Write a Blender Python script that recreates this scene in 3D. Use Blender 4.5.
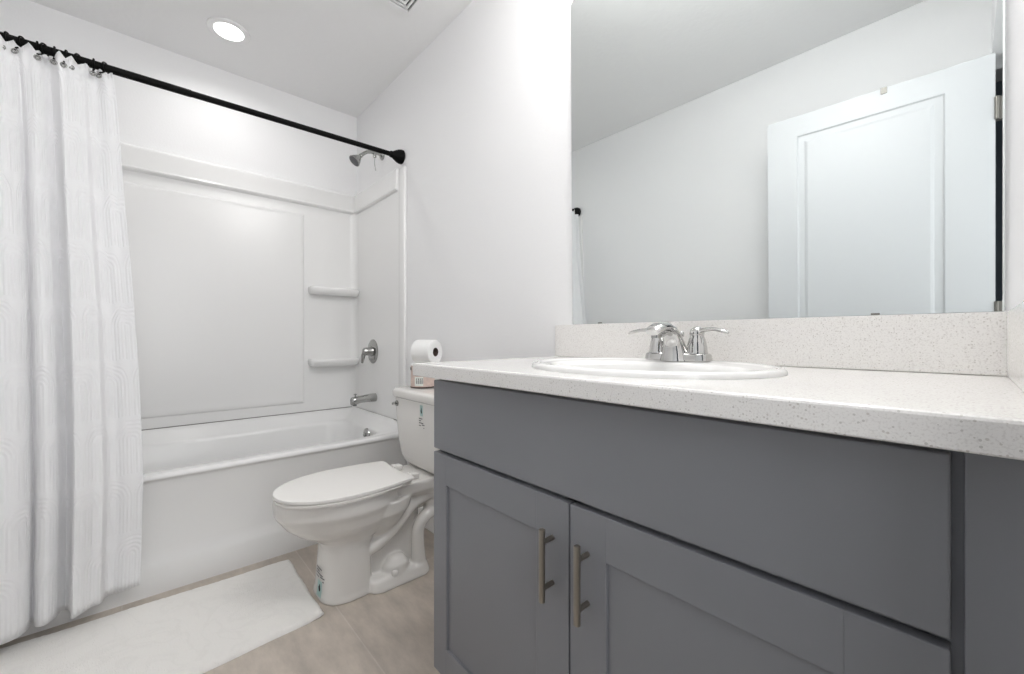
import bpy, bmesh, math, random
from mathutils import Vector, Matrix
random.seed(7)
PI = math.pi
scene = bpy.context.scene
for o in list(bpy.data.objects):
    bpy.data.objects.remove(o)

# ---------------------------------------------------------------- camera
H = 2.573            # ceiling height
W = 1.64             # room depth (mirror wall y=0, far side y=-W)
XR = 2.972           # right wall
cam = bpy.data.objects.new('camera', bpy.data.cameras.new('camera'))
scene.collection.objects.link(cam)
cam.data.sensor_width = 36.0
cam.data.lens = 412.0 / 1024.0 * 36.0
cam.data.clip_start = 0.02
cam.location = (2.908, -1.139, 1.015)
cam.rotation_euler = (PI / 2, 0, math.atan2(0.7431, 0.6692))
cam.data.shift_y = 0.0005
scene.camera = cam

# ---------------------------------------------------------------- world, lights, exposure
world = bpy.data.worlds.new('world'); scene.world = world
world.use_nodes = True
world.node_tree.nodes['Background'].inputs[0].default_value = (0.9, 0.95, 1.0, 1)
world.node_tree.nodes['Background'].inputs[1].default_value = 0.6
vs = scene.view_settings
vs.view_transform = 'Standard'; vs.look = 'None'; vs.gamma = 1.0
vs.use_curve_mapping = False
vs.exposure = 0.54
scene.cycles.max_bounces = 14
scene.cycles.diffuse_bounces = 8
scene.cycles.glossy_bounces = 6
scene.cycles.sample_clamp_indirect = 6
scene.cycles.use_denoising = True


def area(name, loc, rot, sx, sy, power, col=(1, 1, 1), shape='RECTANGLE', spread=PI):
    l = bpy.data.lights.new(name, 'AREA')
    l.shape = shape; l.size = sx
    if shape in ('RECTANGLE', 'ELLIPSE'):
        l.size_y = sy
    l.energy = power; l.color = col; l.spread = spread
    o = bpy.data.objects.new(name, l); scene.collection.objects.link(o)
    o.location = loc; o.rotation_euler = rot
    return o


# the recessed light over the tub
area('downlight_lamp', (0.390, -0.807, H - 0.024), (0, 0, 0), 0.13, 0.13, 1.5, (1.0, 0.985, 0.97), 'DISK', spread=math.radians(160))
# the lamps over the mirror (above the frame)
for k_ in range(3):
    pl = bpy.data.lights.new('vanity_lamp', 'POINT'); pl.energy = 3.3; pl.color = (1.0, 0.985, 0.97); pl.shadow_soft_size = 0.06
    po = bpy.data.objects.new('vanity_lamp', pl); scene.collection.objects.link(po); po.location = (2.16 + 0.23 * k_, -0.24, 2.34)
# added soft fill over the vanity, not a real fixture (above the frame)
area('overhead_fill', (2.50, -0.55, H - 0.02), (0, 0, 0), 0.34, 0.34, 4.5, (1.0, 0.99, 0.98), 'DISK')
# added soft fill on the hall side of the doorway, no lamp known there
area('hall_fill', (3.55, -0.95, 1.45), (0, math.radians(90), 0), 1.6, 0.80, 9.5, (0.985, 0.99, 1.0))


# ---------------------------------------------------------------- materials
def newmat(name):
    m = bpy.data.materials.new(name); m.use_nodes = True
    return m, m.node_tree, m.node_tree.nodes['Principled BSDF']


def mat(name, col, rough=0.5, metal=0.0, bump=0.0, bscale=200.0, spec=0.5, coat=0.0, var=0.0, vscale=3.0, detail=2.0, sub=0.0):
    m, nt, b = newmat(name)
    b.inputs['Base Color'].default_value = (*col, 1)
    b.inputs['Roughness'].default_value = rough
    b.inputs['Metallic'].default_value = metal
    b.inputs['Specular IOR Level'].default_value = spec
    b.inputs['Coat Weight'].default_value = coat
    tc = nt.nodes.new('ShaderNodeTexCoord')
    n = nt.nodes.new('ShaderNodeTexNoise'); n.inputs['Scale'].default_value = bscale; n.inputs['Detail'].default_value = detail
    nt.links.new(tc.outputs['Object'], n.inputs['Vector'])
    bp = nt.nodes.new('ShaderNodeBump'); bp.inputs['Strength'].default_value = bump; bp.inputs['Distance'].default_value = 0.002
    nt.links.new(n.outputs['Fac'], bp.inputs['Height']); nt.links.new(bp.outputs['Normal'], b.inputs['Normal'])
    if var > 0:
        n2 = nt.nodes.new('ShaderNodeTexNoise'); n2.inputs['Scale'].default_value = vscale; n2.inputs['Detail'].default_value = 3
        nt.links.new(tc.outputs['Object'], n2.inputs['Vector'])
        cr = nt.nodes.new('ShaderNodeValToRGB')
        cr.color_ramp.elements[0].color = (*[c * (1 - var) for c in col], 1)
        cr.color_ramp.elements[1].color = (*[min(1, c * (1 + var)) for c in col], 1)
        cr.color_ramp.elements[0].position = 0.3; cr.color_ramp.elements[1].position = 0.7
        nt.links.new(n2.outputs['Fac'], cr.inputs['Fac']); nt.links.new(cr.outputs['Color'], b.inputs['Base Color'])
    return m


M = {}
M['wall'] = mat('wall_paint', (0.85, 0.85, 0.855), 0.6, bump=0.22, bscale=110, spec=0.3)
M['ceiling'] = mat('ceiling_paint', (0.83, 0.83, 0.83), 0.8, bump=0.6, bscale=38, spec=0.2, detail=3)
M['trim'] = mat('trim_paint', (0.82, 0.82, 0.82), 0.35, bump=0.02)
M['door'] = mat('door_paint', (0.62, 0.635, 0.65), 0.38, bump=0.02)
M['acrylic'] = mat('white_acrylic', (0.83, 0.828, 0.822), 0.25, bump=0.02, bscale=6, spec=0.5)
M['tub'] = mat('tub_acrylic', (0.79, 0.79, 0.785), 0.20, bump=0.015, bscale=5, spec=0.5)
M['ceramic'] = mat('toilet_ceramic', (0.74, 0.725, 0.70), 0.10, bump=0.01, bscale=5, spec=0.55)
M['seat'] = mat('seat_plastic', (0.80, 0.785, 0.76), 0.25, bump=0.01)
M['sink'] = mat('sink_ceramic', (0.78, 0.775, 0.765), 0.06, bump=0.0, spec=0.6)
M['cabinet'] = mat('grey_cabinet_paint', (0.218, 0.222, 0.240), 0.34, bump=0.04, bscale=300, var=0.03, vscale=2)
M['cabinet_box'] = mat('grey_cabinet_box', (0.21, 0.216, 0.236), 0.42, bump=0.04, bscale=300)
M['nickel'] = mat('brushed_nickel', (0.36, 0.33, 0.285), 0.34, 1.0, bump=0.10, bscale=500)
M['chrome'] = mat('chrome', (0.60, 0.595, 0.585), 0.05, 1.0)
M['satin'] = mat('satin_chrome', (0.40, 0.40, 0.39), 0.17, 1.0)
M['black'] = mat('black_metal', (0.003, 0.003, 0.003), 0.55, 0.0, spec=0.12)
M['dark'] = mat('dark_gap', (0.012, 0.012, 0.012), 0.8)
M['grey'] = mat('grey_print', (0.10, 0.10, 0.105), 0.6)
M['teal'] = mat('teal_print', (0.36, 0.52, 0.50), 0.5)
M['paper'] = mat('toilet_paper_white', (0.84, 0.84, 0.83), 0.9, bump=0.6, bscale=220)
M['card'] = mat('brown_cardboard', (0.07, 0.045, 0.035), 0.9, bump=0.2)
M['pink'] = mat('pink_label', (0.58, 0.46, 0.41), 0.6, bump=0.05, var=0.12, vscale=60)
M['label'] = mat('pale_label', (0.72, 0.74, 0.70), 0.6)
M['lidgrey'] = mat('grey_green_lid', (0.13, 0.14, 0.12), 0.5)
M['hinge'] = mat('hinge_metal', (0.22, 0.21, 0.19), 0.4, 0.7)
M['caulk'] = mat('caulk_grey', (0.22, 0.215, 0.20), 0.7)
M['hallwall'] = mat('hall_shade_tone', (0.10, 0.125, 0.15), 0.7, bump=0.1)  # dark colour paints in the shade of the unlit hall
M['bulb'] = None


def quartz():
    m, nt, b = newmat('speckled_quartz')
    b.inputs['Roughness'].default_value = 0.14
    tc = nt.nodes.new('ShaderNodeTexCoord')
    v = nt.nodes.new('ShaderNodeTexVoronoi'); v.inputs['Scale'].default_value = 270
    nt.links.new(tc.outputs['Object'], v.inputs['Vector'])
    sep = nt.nodes.new('ShaderNodeSeparateColor'); nt.links.new(v.outputs['Color'], sep.inputs['Color'])
    # chips: cells with a high random value, only near their centre
    g = nt.nodes.new('ShaderNodeMath'); g.operation = 'GREATER_THAN'; g.inputs[1].default_value = 0.80
    nt.links.new(sep.outputs['Red'], g.inputs[0])
    l = nt.nodes.new('ShaderNodeMath'); l.operation = 'LESS_THAN'; l.inputs[1].default_value = 0.33
    nt.links.new(v.outputs['Distance'], l.inputs[0])
    mu = nt.nodes.new('ShaderNodeMath'); mu.operation = 'MULTIPLY'
    nt.links.new(g.outputs[0], mu.inputs[0]); nt.links.new(l.outputs[0], mu.inputs[1])
    cr = nt.nodes.new('ShaderNodeValToRGB')
    cr.color_ramp.elements[0].color = (0.56, 0.54, 0.52, 1); cr.color_ramp.elements[1].color = (0.60, 0.57, 0.54, 1)
    nt.links.new(sep.outputs['Green'], cr.inputs['Fac'])
    n = nt.nodes.new('ShaderNodeTexNoise'); n.inputs['Scale'].default_value = 420; n.inputs['Detail'].default_value = 2
    nt.links.new(tc.outputs['Object'], n.inputs['Vector'])
    c2 = nt.nodes.new('ShaderNodeValToRGB')
    c2.color_ramp.elements[0].color = (0.70, 0.68, 0.66, 1); c2.color_ramp.elements[1].color = (0.80, 0.785, 0.765, 1)
    c2.color_ramp.elements[0].position = 0.34; c2.color_ramp.elements[1].position = 0.50
    nt.links.new(n.outputs['Fac'], c2.inputs['Fac'])
    mx = nt.nodes.new('ShaderNodeMix'); mx.data_type = 'RGBA'
    nt.links.new(mu.outputs[0], mx.inputs[0]); nt.links.new(c2.outputs['Color'], mx.inputs[6]); nt.links.new(cr.outputs['Color'], mx.inputs[7])
    nt.links.new(mx.outputs[2], b.inputs['Base Color'])
    return m


M['quartz'] = quartz()


def tiles():
    m, nt, b = newmat('beige_floor_tile')
    tc = nt.nodes.new('ShaderNodeTexCoord')
    mp = nt.nodes.new('ShaderNodeMapping'); mp.inputs['Location'].default_value = (-0.05, 0.592 - 0.60, 0)
    nt.links.new(tc.outputs['Object'], mp.inputs['Vector'])
    br = nt.nodes.new('ShaderNodeTexBrick')
    br.offset = 0.0; br.squash = 1.0
    br.inputs['Scale'].default_value = 1.0
    br.inputs['Brick Width'].default_value = 0.60; br.inputs['Row Height'].default_value = 0.60
    br.inputs['Mortar Size'].default_value = 0.0022; br.inputs['Mortar Smooth'].default_value = 0.1
    br.inputs['Bias'].default_value = 0
    br.inputs['Color1'].default_value = (0.50, 0.445, 0.390, 1); br.inputs['Color2'].default_value = (0.54, 0.485, 0.430, 1)
    br.inputs['Mortar'].default_value = (0.60, 0.55, 0.50, 1)
    nt.links.new(mp.outputs['Vector'], br.inputs['Vector'])
    mp2 = nt.nodes.new('ShaderNodeMapping'); mp2.inputs['Scale'].default_value = (2.5, 7, 1)
    mp2.inputs['Rotation'].default_value = (0, 0, 0.25)
    nt.links.new(tc.outputs['Object'], mp2.inputs['Vector'])
    n = nt.nodes.new('ShaderNodeTexNoise'); n.inputs['Scale'].default_value = 2.2; n.inputs['Detail'].default_value = 9
    n.inputs['Roughness'].default_value = 0.62
    nt.links.new(mp2.outputs['Vector'], n.inputs['Vector'])
    cr = nt.nodes.new('ShaderNodeValToRGB')
    cr.color_ramp.elements[0].color = (0.72, 0.71, 0.70, 1); cr.color_ramp.elements[1].color = (1.12, 1.10, 1.08, 1)
    cr.color_ramp.elements[0].position = 0.32; cr.color_ramp.elements[1].position = 0.68
    nt.links.new(n.outputs['Fac'], cr.inputs['Fac'])
    mx = nt.nodes.new('ShaderNodeMix'); mx.data_type = 'RGBA'; mx.blend_type = 'MULTIPLY'; mx.inputs[0].default_value = 0.85
    nt.links.new(br.outputs['Color'], mx.inputs[6]); nt.links.new(cr.outputs['Color'], mx.inputs[7])
    nt.links.new(mx.outputs[2], b.inputs['Base Color'])
    b.inputs['Roughness'].default_value = 0.45
    bp = nt.nodes.new('ShaderNodeBump'); bp.inputs['Strength'].default_value = 0.3; bp.inputs['Distance'].default_value = 0.002
    inv = nt.nodes.new('ShaderNodeMath'); inv.operation = 'SUBTRACT'; inv.inputs[0].default_value = 1
    nt.links.new(br.outputs['Fac'], inv.inputs[1]); nt.links.new(inv.outputs[0], bp.inputs['Height'])
    nt.links.new(bp.outputs['Normal'], b.inputs['Normal'])
    return m


M['tiles'] = tiles()


def curtain_mat():
    m, nt, b = newmat('white_embossed_curtain')
    b.inputs['Base Color'].default_value = (0.94, 0.94, 0.95, 1)
    b.inputs['Roughness'].default_value = 0.75
    b.inputs['Specular IOR Level'].default_value = 0.25
    # some light passes through the cloth
    out = nt.nodes['Material Output']
    tr = nt.nodes.new('ShaderNodeBsdfTranslucent'); tr.inputs['Color'].default_value = (0.85, 0.85, 0.86, 1)
    ms = nt.nodes.new('ShaderNodeMixShader'); ms.inputs[0].default_value = 0.16
    nt.links.new(b.outputs[0], ms.inputs[1]); nt.links.new(tr.outputs[0], ms.inputs[2]); nt.links.new(ms.outputs[0], out.inputs['Surface'])
    uv = nt.nodes.new('ShaderNodeUVMap')
    sx = nt.nodes.new('ShaderNodeSeparateXYZ'); nt.links.new(uv.outputs['UV'], sx.inputs[0])

    def mth(op, a, bb=None):
        n = nt.nodes.new('ShaderNodeMath'); n.operation = op
        for i, v in enumerate((a, bb)):
            if v is None: continue
            if isinstance(v, (int, float)): n.inputs[i].default_value = v
            else: nt.links.new(v, n.inputs[i])
        return n.outputs[0]
    # cells of arches: uv in metres; rows 0.22 high, columns 0.16 wide, every second row shifted
    rowf = mth('DIVIDE', sx.outputs['Y'], 0.22)
    row = mth('FLOOR', rowf)
    sh = mth('MULTIPLY', mth('MODULO', row, 2.0), 0.5)
    cu = mth('SUBTRACT', mth('FRACT', mth('ADD', mth('DIVIDE', sx.outputs['X'], 0.16), sh)), 0.5)
    cu = mth('ABSOLUTE', mth('MULTIPLY', cu, 0.16))
    cv = mth('MAXIMUM', mth('SUBTRACT', mth('MULTIPLY', mth('FRACT', rowf), 0.22), 0.13), 0.0)
    d = mth('SQRT', mth('ADD', mth('MULTIPLY', cu, cu), mth('MULTIPLY', cv, cv)))
    w = mth('SINE', mth('MULTIPLY', d, 2 * PI / 0.0145))
    w = mth('MULTIPLY', w, mth('LESS_THAN', d, 0.078))
    n2 = nt.nodes.new('ShaderNodeTexNoise'); n2.inputs['Scale'].default_value = 900
    nt.links.new(uv.outputs['UV'], n2.inputs['Vector'])
    hh = w
    bp = nt.nodes.new('ShaderNodeBump'); bp.inputs['Strength'].default_value = 0.42; bp.inputs['Distance'].default_value = 0.0015
    nt.links.new(hh, bp.inputs['Height']); nt.links.new(bp.outputs['Normal'], b.inputs['Normal'])
    nt.links.new(bp.outputs['Normal'], tr.inputs['Normal'])
    return m


M['curtain'] = curtain_mat()


def rug_mat():
    m, nt, b = newmat('white_bath_mat')
    b.inputs['Roughness'].default_value = 0.95; b.inputs['Specular IOR Level'].default_value = 0.1
    tc = nt.nodes.new('ShaderNodeTexCoord')
    n = nt.nodes.new('ShaderNodeTexNoise'); n.inputs['Scale'].default_value = 5; n.inputs['Detail'].default_value = 8; n.inputs['Distortion'].default_value = 1.6
    nt.links.new(tc.outputs['Object'], n.inputs['Vector'])
    cr = nt.nodes.new('ShaderNodeValToRGB')
    e = cr.color_ramp.elements
    e[0].color = (0.87, 0.855, 0.825, 1); e[1].color = (0.87, 0.855, 0.825, 1); e[0].position = 0.46; e[1].position = 0.54
    q = e.new(0.50); q.color = (0.845, 0.83, 0.80, 1)
    nt.links.new(n.outputs['Fac'], cr.inputs['Fac']); nt.links.new(cr.outputs['Color'], b.inputs['Base Color'])
    n2 = nt.nodes.new('ShaderNodeTexNoise'); n2.inputs['Scale'].default_value = 260; n2.inputs['Detail'].default_value = 4
    nt.links.new(tc.outputs['Object'], n2.inputs['Vector'])
    bp = nt.nodes.new('ShaderNodeBump'); bp.inputs['Strength'].default_value = 0.9; bp.inputs['Distance'].default_value = 0.004
    nt.links.new(n2.outputs['Fac'], bp.inputs['Height']); nt.links.new(bp.outputs['Normal'], b.inputs['Normal'])
    return m


M['rug'] = rug_mat()


def mirror_mat():
    m, nt, b = newmat('mirror_glass')
    b.inputs['Base Color'].default_value = (0.79, 0.82, 0.815, 1)
    b.inputs['Metallic'].default_value = 1.0
    b.inputs['Roughness'].default_value = 0.012
    return m


M['mirror'] = mirror_mat()


def emit(name, col, s):
    m, nt, b = newmat(name)
    b.inputs['Base Color'].default_value = (*col, 1)
    b.inputs['Emission Color'].default_value = (*col, 1); b.inputs['Emission Strength'].default_value = s
    return m


M['lens'] = emit('lit_lens', (1, 0.99, 0.97), 4.0)

# ---------------------------------------------------------------- mesh helpers


def link(o, parent=None):
    scene.collection.objects.link(o)
    if parent is not None:
        o.parent = parent
    return o


def mk(name, bm, m, parent=None, smooth=False, loc=None, autosmooth=None):
    me = bpy.data.meshes.new(name)
    bmesh.ops.recalc_face_normals(bm, faces=bm.faces[:])
    bm.to_mesh(me); bm.free()
    mats = m if isinstance(m, (list, tuple)) else [m]
    for x in mats: me.materials.append(x)
    if smooth:
        for p in me.polygons: p.use_smooth = True
        if autosmooth:
            me.set_sharp_from_angle(angle=math.radians(autosmooth))
    o = bpy.data.objects.new(name, me)
    link(o, parent)
    if loc: o.location = loc
    return o


def box(x0, x1, y0, y1, z0, z1, bev=0.0, seg=2, bm=None):
    own = bmesh.new()
    bmesh.ops.create_cube(own, size=1.0)
    for v in own.verts:
        v.co = Vector(((x0 + x1) / 2 + v.co.x * (x1 - x0), (y0 + y1) / 2 + v.co.y * (y1 - y0), (z0 + z1) / 2 + v.co.z * (z1 - z0)))
    if bev > 0:
        bmesh.ops.bevel(own, geom=own.edges[:], offset=bev, segments=seg, affect='EDGES', profile=0.5)
    if bm is None: return own
    merge(bm, own); return bm


def merge(dst, src):
    me = bpy.data.meshes.new('tmp'); src.to_mesh(me); src.free(); dst.from_mesh(me); bpy.data.meshes.remove(me)


def lathe(profile, seg=32, axis='Z', loc=(0, 0, 0), bm=None, cap=True):
    """profile: list of (r, h) along the axis"""
    own = bmesh.new(); rings = []
    for r, h in profile:
        ring = []
        for i in range(seg):
            a = 2 * PI * i / seg
            p = (r * math.cos(a), r * math.sin(a), h)
            if axis == 'Y': p = (p[0], h, p[1])
            if axis == 'X': p = (h, p[0], p[1])
            ring.append(own.verts.new(Vector(p) + Vector(loc)))
        rings.append(ring)
    for a, b in zip(rings, rings[1:]):
        for i in range(seg):
            own.faces.new((a[i], a[(i + 1) % seg], b[(i + 1) % seg], b[i]))
    if cap:
        own.faces.new(rings[0]); own.faces.new(rings[-1])
    if bm is None: return own
    merge(bm, own); return bm


def tube(pts, rad, seg=12, bm=None, closed=False, flat=1.0):
    pts = [Vector(p) for p in pts]; n = len(pts)
    rads = rad if isinstance(rad, (list, tuple)) else [rad] * n
    own = bmesh.new(); rings = []; up = None
    for i, p in enumerate(pts):
        if closed: t = pts[(i + 1) % n] - pts[i - 1]
        else: t = pts[min(i + 1, n - 1)] - pts[max(i - 1, 0)]
        t.normalize()
        if up is None:
            up = Vector((0, 0, 1)) if abs(t.z) < 0.9 else Vector((1, 0, 0))
        s = t.cross(up).normalized(); up = s.cross(t).normalized()
        ring = [own.verts.new(p + (s * math.cos(2 * PI * k / seg) + up * math.sin(2 * PI * k / seg) * flat) * rads[i]) for k in range(seg)]
        rings.append(ring)
    m_ = n if closed else n - 1
    for i in range(m_):
        a, b = rings[i], rings[(i + 1) % n]
        for k in range(seg):
            own.faces.new((a[k], a[(k + 1) % seg], b[(k + 1) % seg], b[k]))
    if not closed:
        own.faces.new(rings[0]); own.faces.new(rings[-1])
    if bm is None: return own
    merge(bm, own); return bm


def smoothpts(pts, n=8):
    """Catmull-Rom through tuples of any length"""
    out = []
    P = [pts[0]] + list(pts) + [pts[-1]]
    for i in range(1, len(P) - 2):
        for k in range(n):
            t = k / n
            out.append(tuple(0.5 * ((2 * b) + (-a + c) * t + (2 * a - 5 * b + 4 * c - d) * t * t + (-a + 3 * b - 3 * c + d) * t ** 3)
                             for a, b, c, d in zip(P[i - 1], P[i], P[i + 1], P[i + 2])))
    out.append(tuple(pts[-1]))
    return out


def loft(rings, bm=None, cap0=True, cap1=True):
    own = bmesh.new()
    R_ = [[own.verts.new(p) for p in r] for r in rings]
    n = len(R_[0])
    for a, b in zip(R_, R_[1:]):
        for i in range(n):
            own.faces.new((a[i], a[(i + 1) % n], b[(i + 1) % n], b[i]))
    if cap0: own.faces.new(R_[0])
    if cap1: own.faces.new(R_[-1])
    if bm is None: return own
    merge(bm, own); return bm


def sell(cx, cy, a, b, z, n=48, e=2.0, b2=None):
    """super-ellipse ring; b for -y side, b2 for +y side"""
    out = []
    for i in range(n):
        t = 2 * PI * i / n
        c, s = math.cos(t), math.sin(t)
        x = a * math.copysign(abs(c) ** (2 / e), c)
        bb = b if s < 0 or b2 is None else b2
        y = bb * math.copysign(abs(s) ** (2 / e), s)
        out.append((cx + x, cy + y, z))
    return out


def rrect(x0, x1, y0, y1, r, z, k=8):
    out = []
    for (cx, cy, a0) in ((x1 - r, y1 - r, 0), (x0 + r, y1 - r, PI / 2), (x0 + r, y0 + r, PI), (x1 - r, y0 + r, 1.5 * PI)):
        for i in range(k + 1):
            a = a0 + PI / 2 * i / k
            out.append((cx + r * math.cos(a), cy + r * math.sin(a), z))
    return out


def prism(poly, z0, z1, bev=0.0, seg=2, plane='XY'):
    own = bmesh.new()
    vs_ = [own.verts.new((p[0], p[1], z0)) for p in poly]
    f = own.faces.new(vs_)
    r = bmesh.ops.extrude_face_region(own, geom=[f])
    for v in r['geom']:
        if isinstance(v, bmesh.types.BMVert): v.co.z = z1
    if bev: bmesh.ops.bevel(own, geom=own.edges[:], offset=bev, segments=seg, affect='EDGES')
    if plane == 'XZ':   # polygon given as (x, z), depth along y
        for v in own.verts: v.co = Vector((v.co.x, v.co.z, v.co.y))
    if plane == 'YZ':
        for v in own.verts: v.co = Vector((v.co.z, v.co.x, v.co.y))
    return own


def empty(name, loc, label, cat, group=None):
    o = bpy.data.objects.new(name, None); o.empty_display_size = 0.05
    scene.collection.objects.link(o); o.location = loc
    tag(o, label, cat, group); return o


def tag(o, label=None, cat=None, group=None, kind=None):
    if label: o['label'] = label
    if cat: o['category'] = cat
    if group: o['group'] = group
    if kind: o['kind'] = kind
    return o


def struct(o):
    o['kind'] = 'structure'; return o


def adopt(o, root):
    """parent a mesh built in world coordinates without moving it"""
    o.parent = root
    o.matrix_parent_inverse = Matrix.Translation(root.location).inverted()
    return o


# ---------------------------------------------------------------- room shell
DY0, DY1, DZ = -W, -0.650, 2.165     # doorway in the right wall
T = 0.10
struct(mk('floor', box(-T, 4.1, -3.0, T, -0.08, 0.0), M['tiles']))
struct(mk('ceiling', box(-T, 4.1, -3.0, T, H, H + 0.08), M['ceiling']))
struct(mk('wall_back', box(-T, 4.1, 0, T, 0, H), M['wall']))
struct(mk('wall_left', box(-T, 0, -W, 0, 0, H), M['wall']))
struct(mk('wall_front', box(-T, XR, -W - T, -W, 0, H), M['wall']))
bm = box(XR, XR + T, DY1, 0, 0, H); box(XR, XR + T, DY0, DY1, DZ, H, bm=bm)
struct(mk('wall_right', bm, M['wall']))
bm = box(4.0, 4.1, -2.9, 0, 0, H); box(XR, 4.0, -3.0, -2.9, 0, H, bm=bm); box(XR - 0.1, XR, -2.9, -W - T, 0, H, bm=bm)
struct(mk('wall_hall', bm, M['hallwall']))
# door jamb and stop
bm = box(XR - 0.002, XR + T + 0.002, DY1 - 0.018, DY1, 0, DZ, 0.001); box(XR + 0.055, XR + T, -1.50, -1.47, 0, DZ, 0.001, bm=bm)
box(XR - 0.002, XR + T, DY0, DY1, DZ - 0.018, DZ, 0.001, bm=bm)
struct(mk('trim_1', bm, M['trim']))
# baseboards
def base_profile(x0, x1, y, s):
    # board against a wall in y, s = direction into the room
    return [(y, 0), (y + s * 0.013, 0), (y + s * 0.013, 0.075), (y + s * 0.010, 0.088), (y + s * 0.006, 0.094), (y, 0.096)]
def board(x0, x1, y, s):
    return prism(base_profile(x0, x1, y, s), x0, x1, plane='YZ')
struct(mk('baseboard_back', board(0.775, 1.925, 0, -1), M['trim']))
struct(mk('baseboard_front', board(0.80, XR, -W, 1), M['trim']))

# ---------------------------------------------------------------- recessed light
r = empty('recessed_light', (0.390, -0.807, H), 'lit round white recessed ceiling light above the tub', 'ceiling light')
adopt(mk('trim_ring', lathe([(0.0635, 0.0), (0.094, 0.0), (0.093, -0.004), (0.088, -0.007), (0.070, -0.006), (0.0635, -0.005)], 48, loc=(0.390, -0.807, H - 0.0005), cap=False), M['trim'], smooth=True), r)
adopt(mk('lens', lathe([(0.0640, -0.002), (0.0640, -0.006), (0.05, -0.008), (0.03, -0.009), (0.001, -0.0095)], 48, loc=(0.390, -0.807, H)), M['lens'], smooth=True), r)

# ---------------------------------------------------------------- ceiling vent
vx0, vx1, vy0, vy1 = 1.097, 1.397, -0.470, -0.170
r = empty('ceiling_vent', ((vx0 + vx1) / 2, (vy0 + vy1) / 2, H), 'square white ceiling vent with nested louvres at top of picture', 'vent')
def sqring(x0, x1, y0, y1, w, z0, z1, bm=None, slope=0.0):
    own = bmesh.new()
    def q(i, z): return [(x0 + i, y0 + i, z), (x1 - i, y0 + i, z), (x1 - i, y1 - i, z), (x0 + i, y1 - i, z)]
    rings = [q(0, z1), q(0, z0), q(w, z0 + slope), q(w, z1)]
    R_ = [[own.verts.new(p) for p in rr] for rr in rings]
    for a, b in zip(R_, R_[1:] + R_[:1]):
        for i in range(4): own.faces.new((a[i], a[(i + 1) % 4], b[(i + 1) % 4], b[i]))
    if bm is None: return own
    merge(bm, own); return bm
adopt(mk('vent_frame', sqring(vx0, vx1, vy0, vy1, 0.026, H - 0.010, H, slope=-0.002), M['trim']), r)
adopt(mk('vent_backing', box(vx0 + 0.02, vx1 - 0.02, vy0 + 0.02, vy1 - 0.02, H - 0.0012, H - 0.0004), M['dark']), r)
k = 0.034
while k < 0.14:
    adopt(mk('louvre', sqring(vx0 + k, vx1 - k, vy0 + k, vy1 - k, 0.0105, H - 0.009, H - 0.002, slope=-0.001), M['trim']), r)
    k += 0.0195

# ---------------------------------------------------------------- tub
TX = 0.760; TY0, TY1 = -W + 0.004, -0.004
def tubz(x, y, z):
    # the deck rises toward the three walls
    d = min(x - 0.004, y - TY0, TY1 - y)
    # only away from the front rim
    f = 1.0 - min(1, max(0, (d - 0.03) / 0.07))
    g = min(1, max(0, (TX - x) / 0.12))
    return z + 0.059 * f * f * (3 - 2 * f) * g
rings = []
def tr(ins_front, z, ins=0.0, rad=0.012, lift=True, k=10):
    x0, x1, y0, y1 = 0.004 + ins, TX - ins_front, TY0 + ins, TY1 - ins
    base = []
    rr = rrect(x0, x1, y0, y1, rad, 0, k)
    # resample straight sides so the rise can bend
    out = []
    n = len(rr)
    for i in range(n):
        a, b = Vector(rr[i]), Vector(rr[(i + 1) % n])
        m_ = 12 if i % (k + 1) == k else 1
        for j in range(m_):
            p = a.lerp(b, j / m_); out.append((p.x, p.y, tubz(p.x, p.y, z) if lift else z))
    return out
rings.append(tr(0.000, 0.0, lift=False)); rings.append(tr(0.000, 0.100, lift=False)); rings.append(tr(0.003, 0.118, lift=False)); rings.append(tr(0.012, 0.140, lift=False))
rings.append(tr(0.014, 0.170, lift=False)); rings.append(tr(0.014, 0.437, lift=False)); rings.append(tr(0.008, 0.4479, lift=False)); rings.append(tr(0.001, 0.452, lift=False))
rings.append(tr(0.000, 0.457)); rings.append(tr(0.001, 0.4641)); rings.append(tr(0.006, 0.4692, 0.003)); rings.append(tr(0.014, 0.4712, 0.012))
rings.append(tr(0.030, 0.4712, 0.030, 0.03)); rings.append(tr(0.045, 0.4712, 0.055, 0.05)); rings.append(tr(0.062, 0.4712, 0.085, 0.12))
rings.append(tr(0.070, 0.4692, 0.100, 0.14)); rings.append(tr(0.077, 0.4622, 0.108, 0.15)); rings.append(tr(0.081, 0.4472, 0.113, 0.155))
rings.append(tr(0.090, 0.36, 0.13, 0.16, False)); rings.append(tr(0.105, 0.20, 0.16, 0.16, False)); rings.append(tr(0.13, 0.12, 0.19, 0.15, False))
rings.append(tr(0.18, 0.085, 0.24, 0.12, False)); rings.append(tr(0.27, 0.078, 0.33, 0.04, False))
r = empty('bathtub', (0.38, -W / 2, 0), 'white alcove bathtub with plain apron beside the toilet', 'bathtub')
adopt(mk('tub_shell', loft(rings), M['tub'], smooth=True, autosmooth=50), r)
# overflow plate
ov = lathe([(0.004, 0.012), (0.030, 0.012), (0.036, 0.008), (0.038, 0.0)], 28, 'Y')
bmesh.ops.rotate(ov, verts=ov.verts[:], cent=(0, 0, 0), matrix=Matrix.Rotation(PI, 3, 'X'))
lathe([(0.011, -0.006), (0.011, -0.020), (0.007, -0.023)], 14, 'Y', bm=ov)
o = mk('overflow_plate', ov, M['satin'], smooth=True, autosmooth=40); o.location = (0.480, -0.126, 0.432); adopt(o, r)
o['label'] = 'round chrome overflow plate'

# ---------------------------------------------------------------- surround
r = empty('tub_surround', (0.0, -W / 2, 0.53), 'white moulded wall surround with panel and corner shelves above the tub', 'tub surround')
SZ = 0.531
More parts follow.
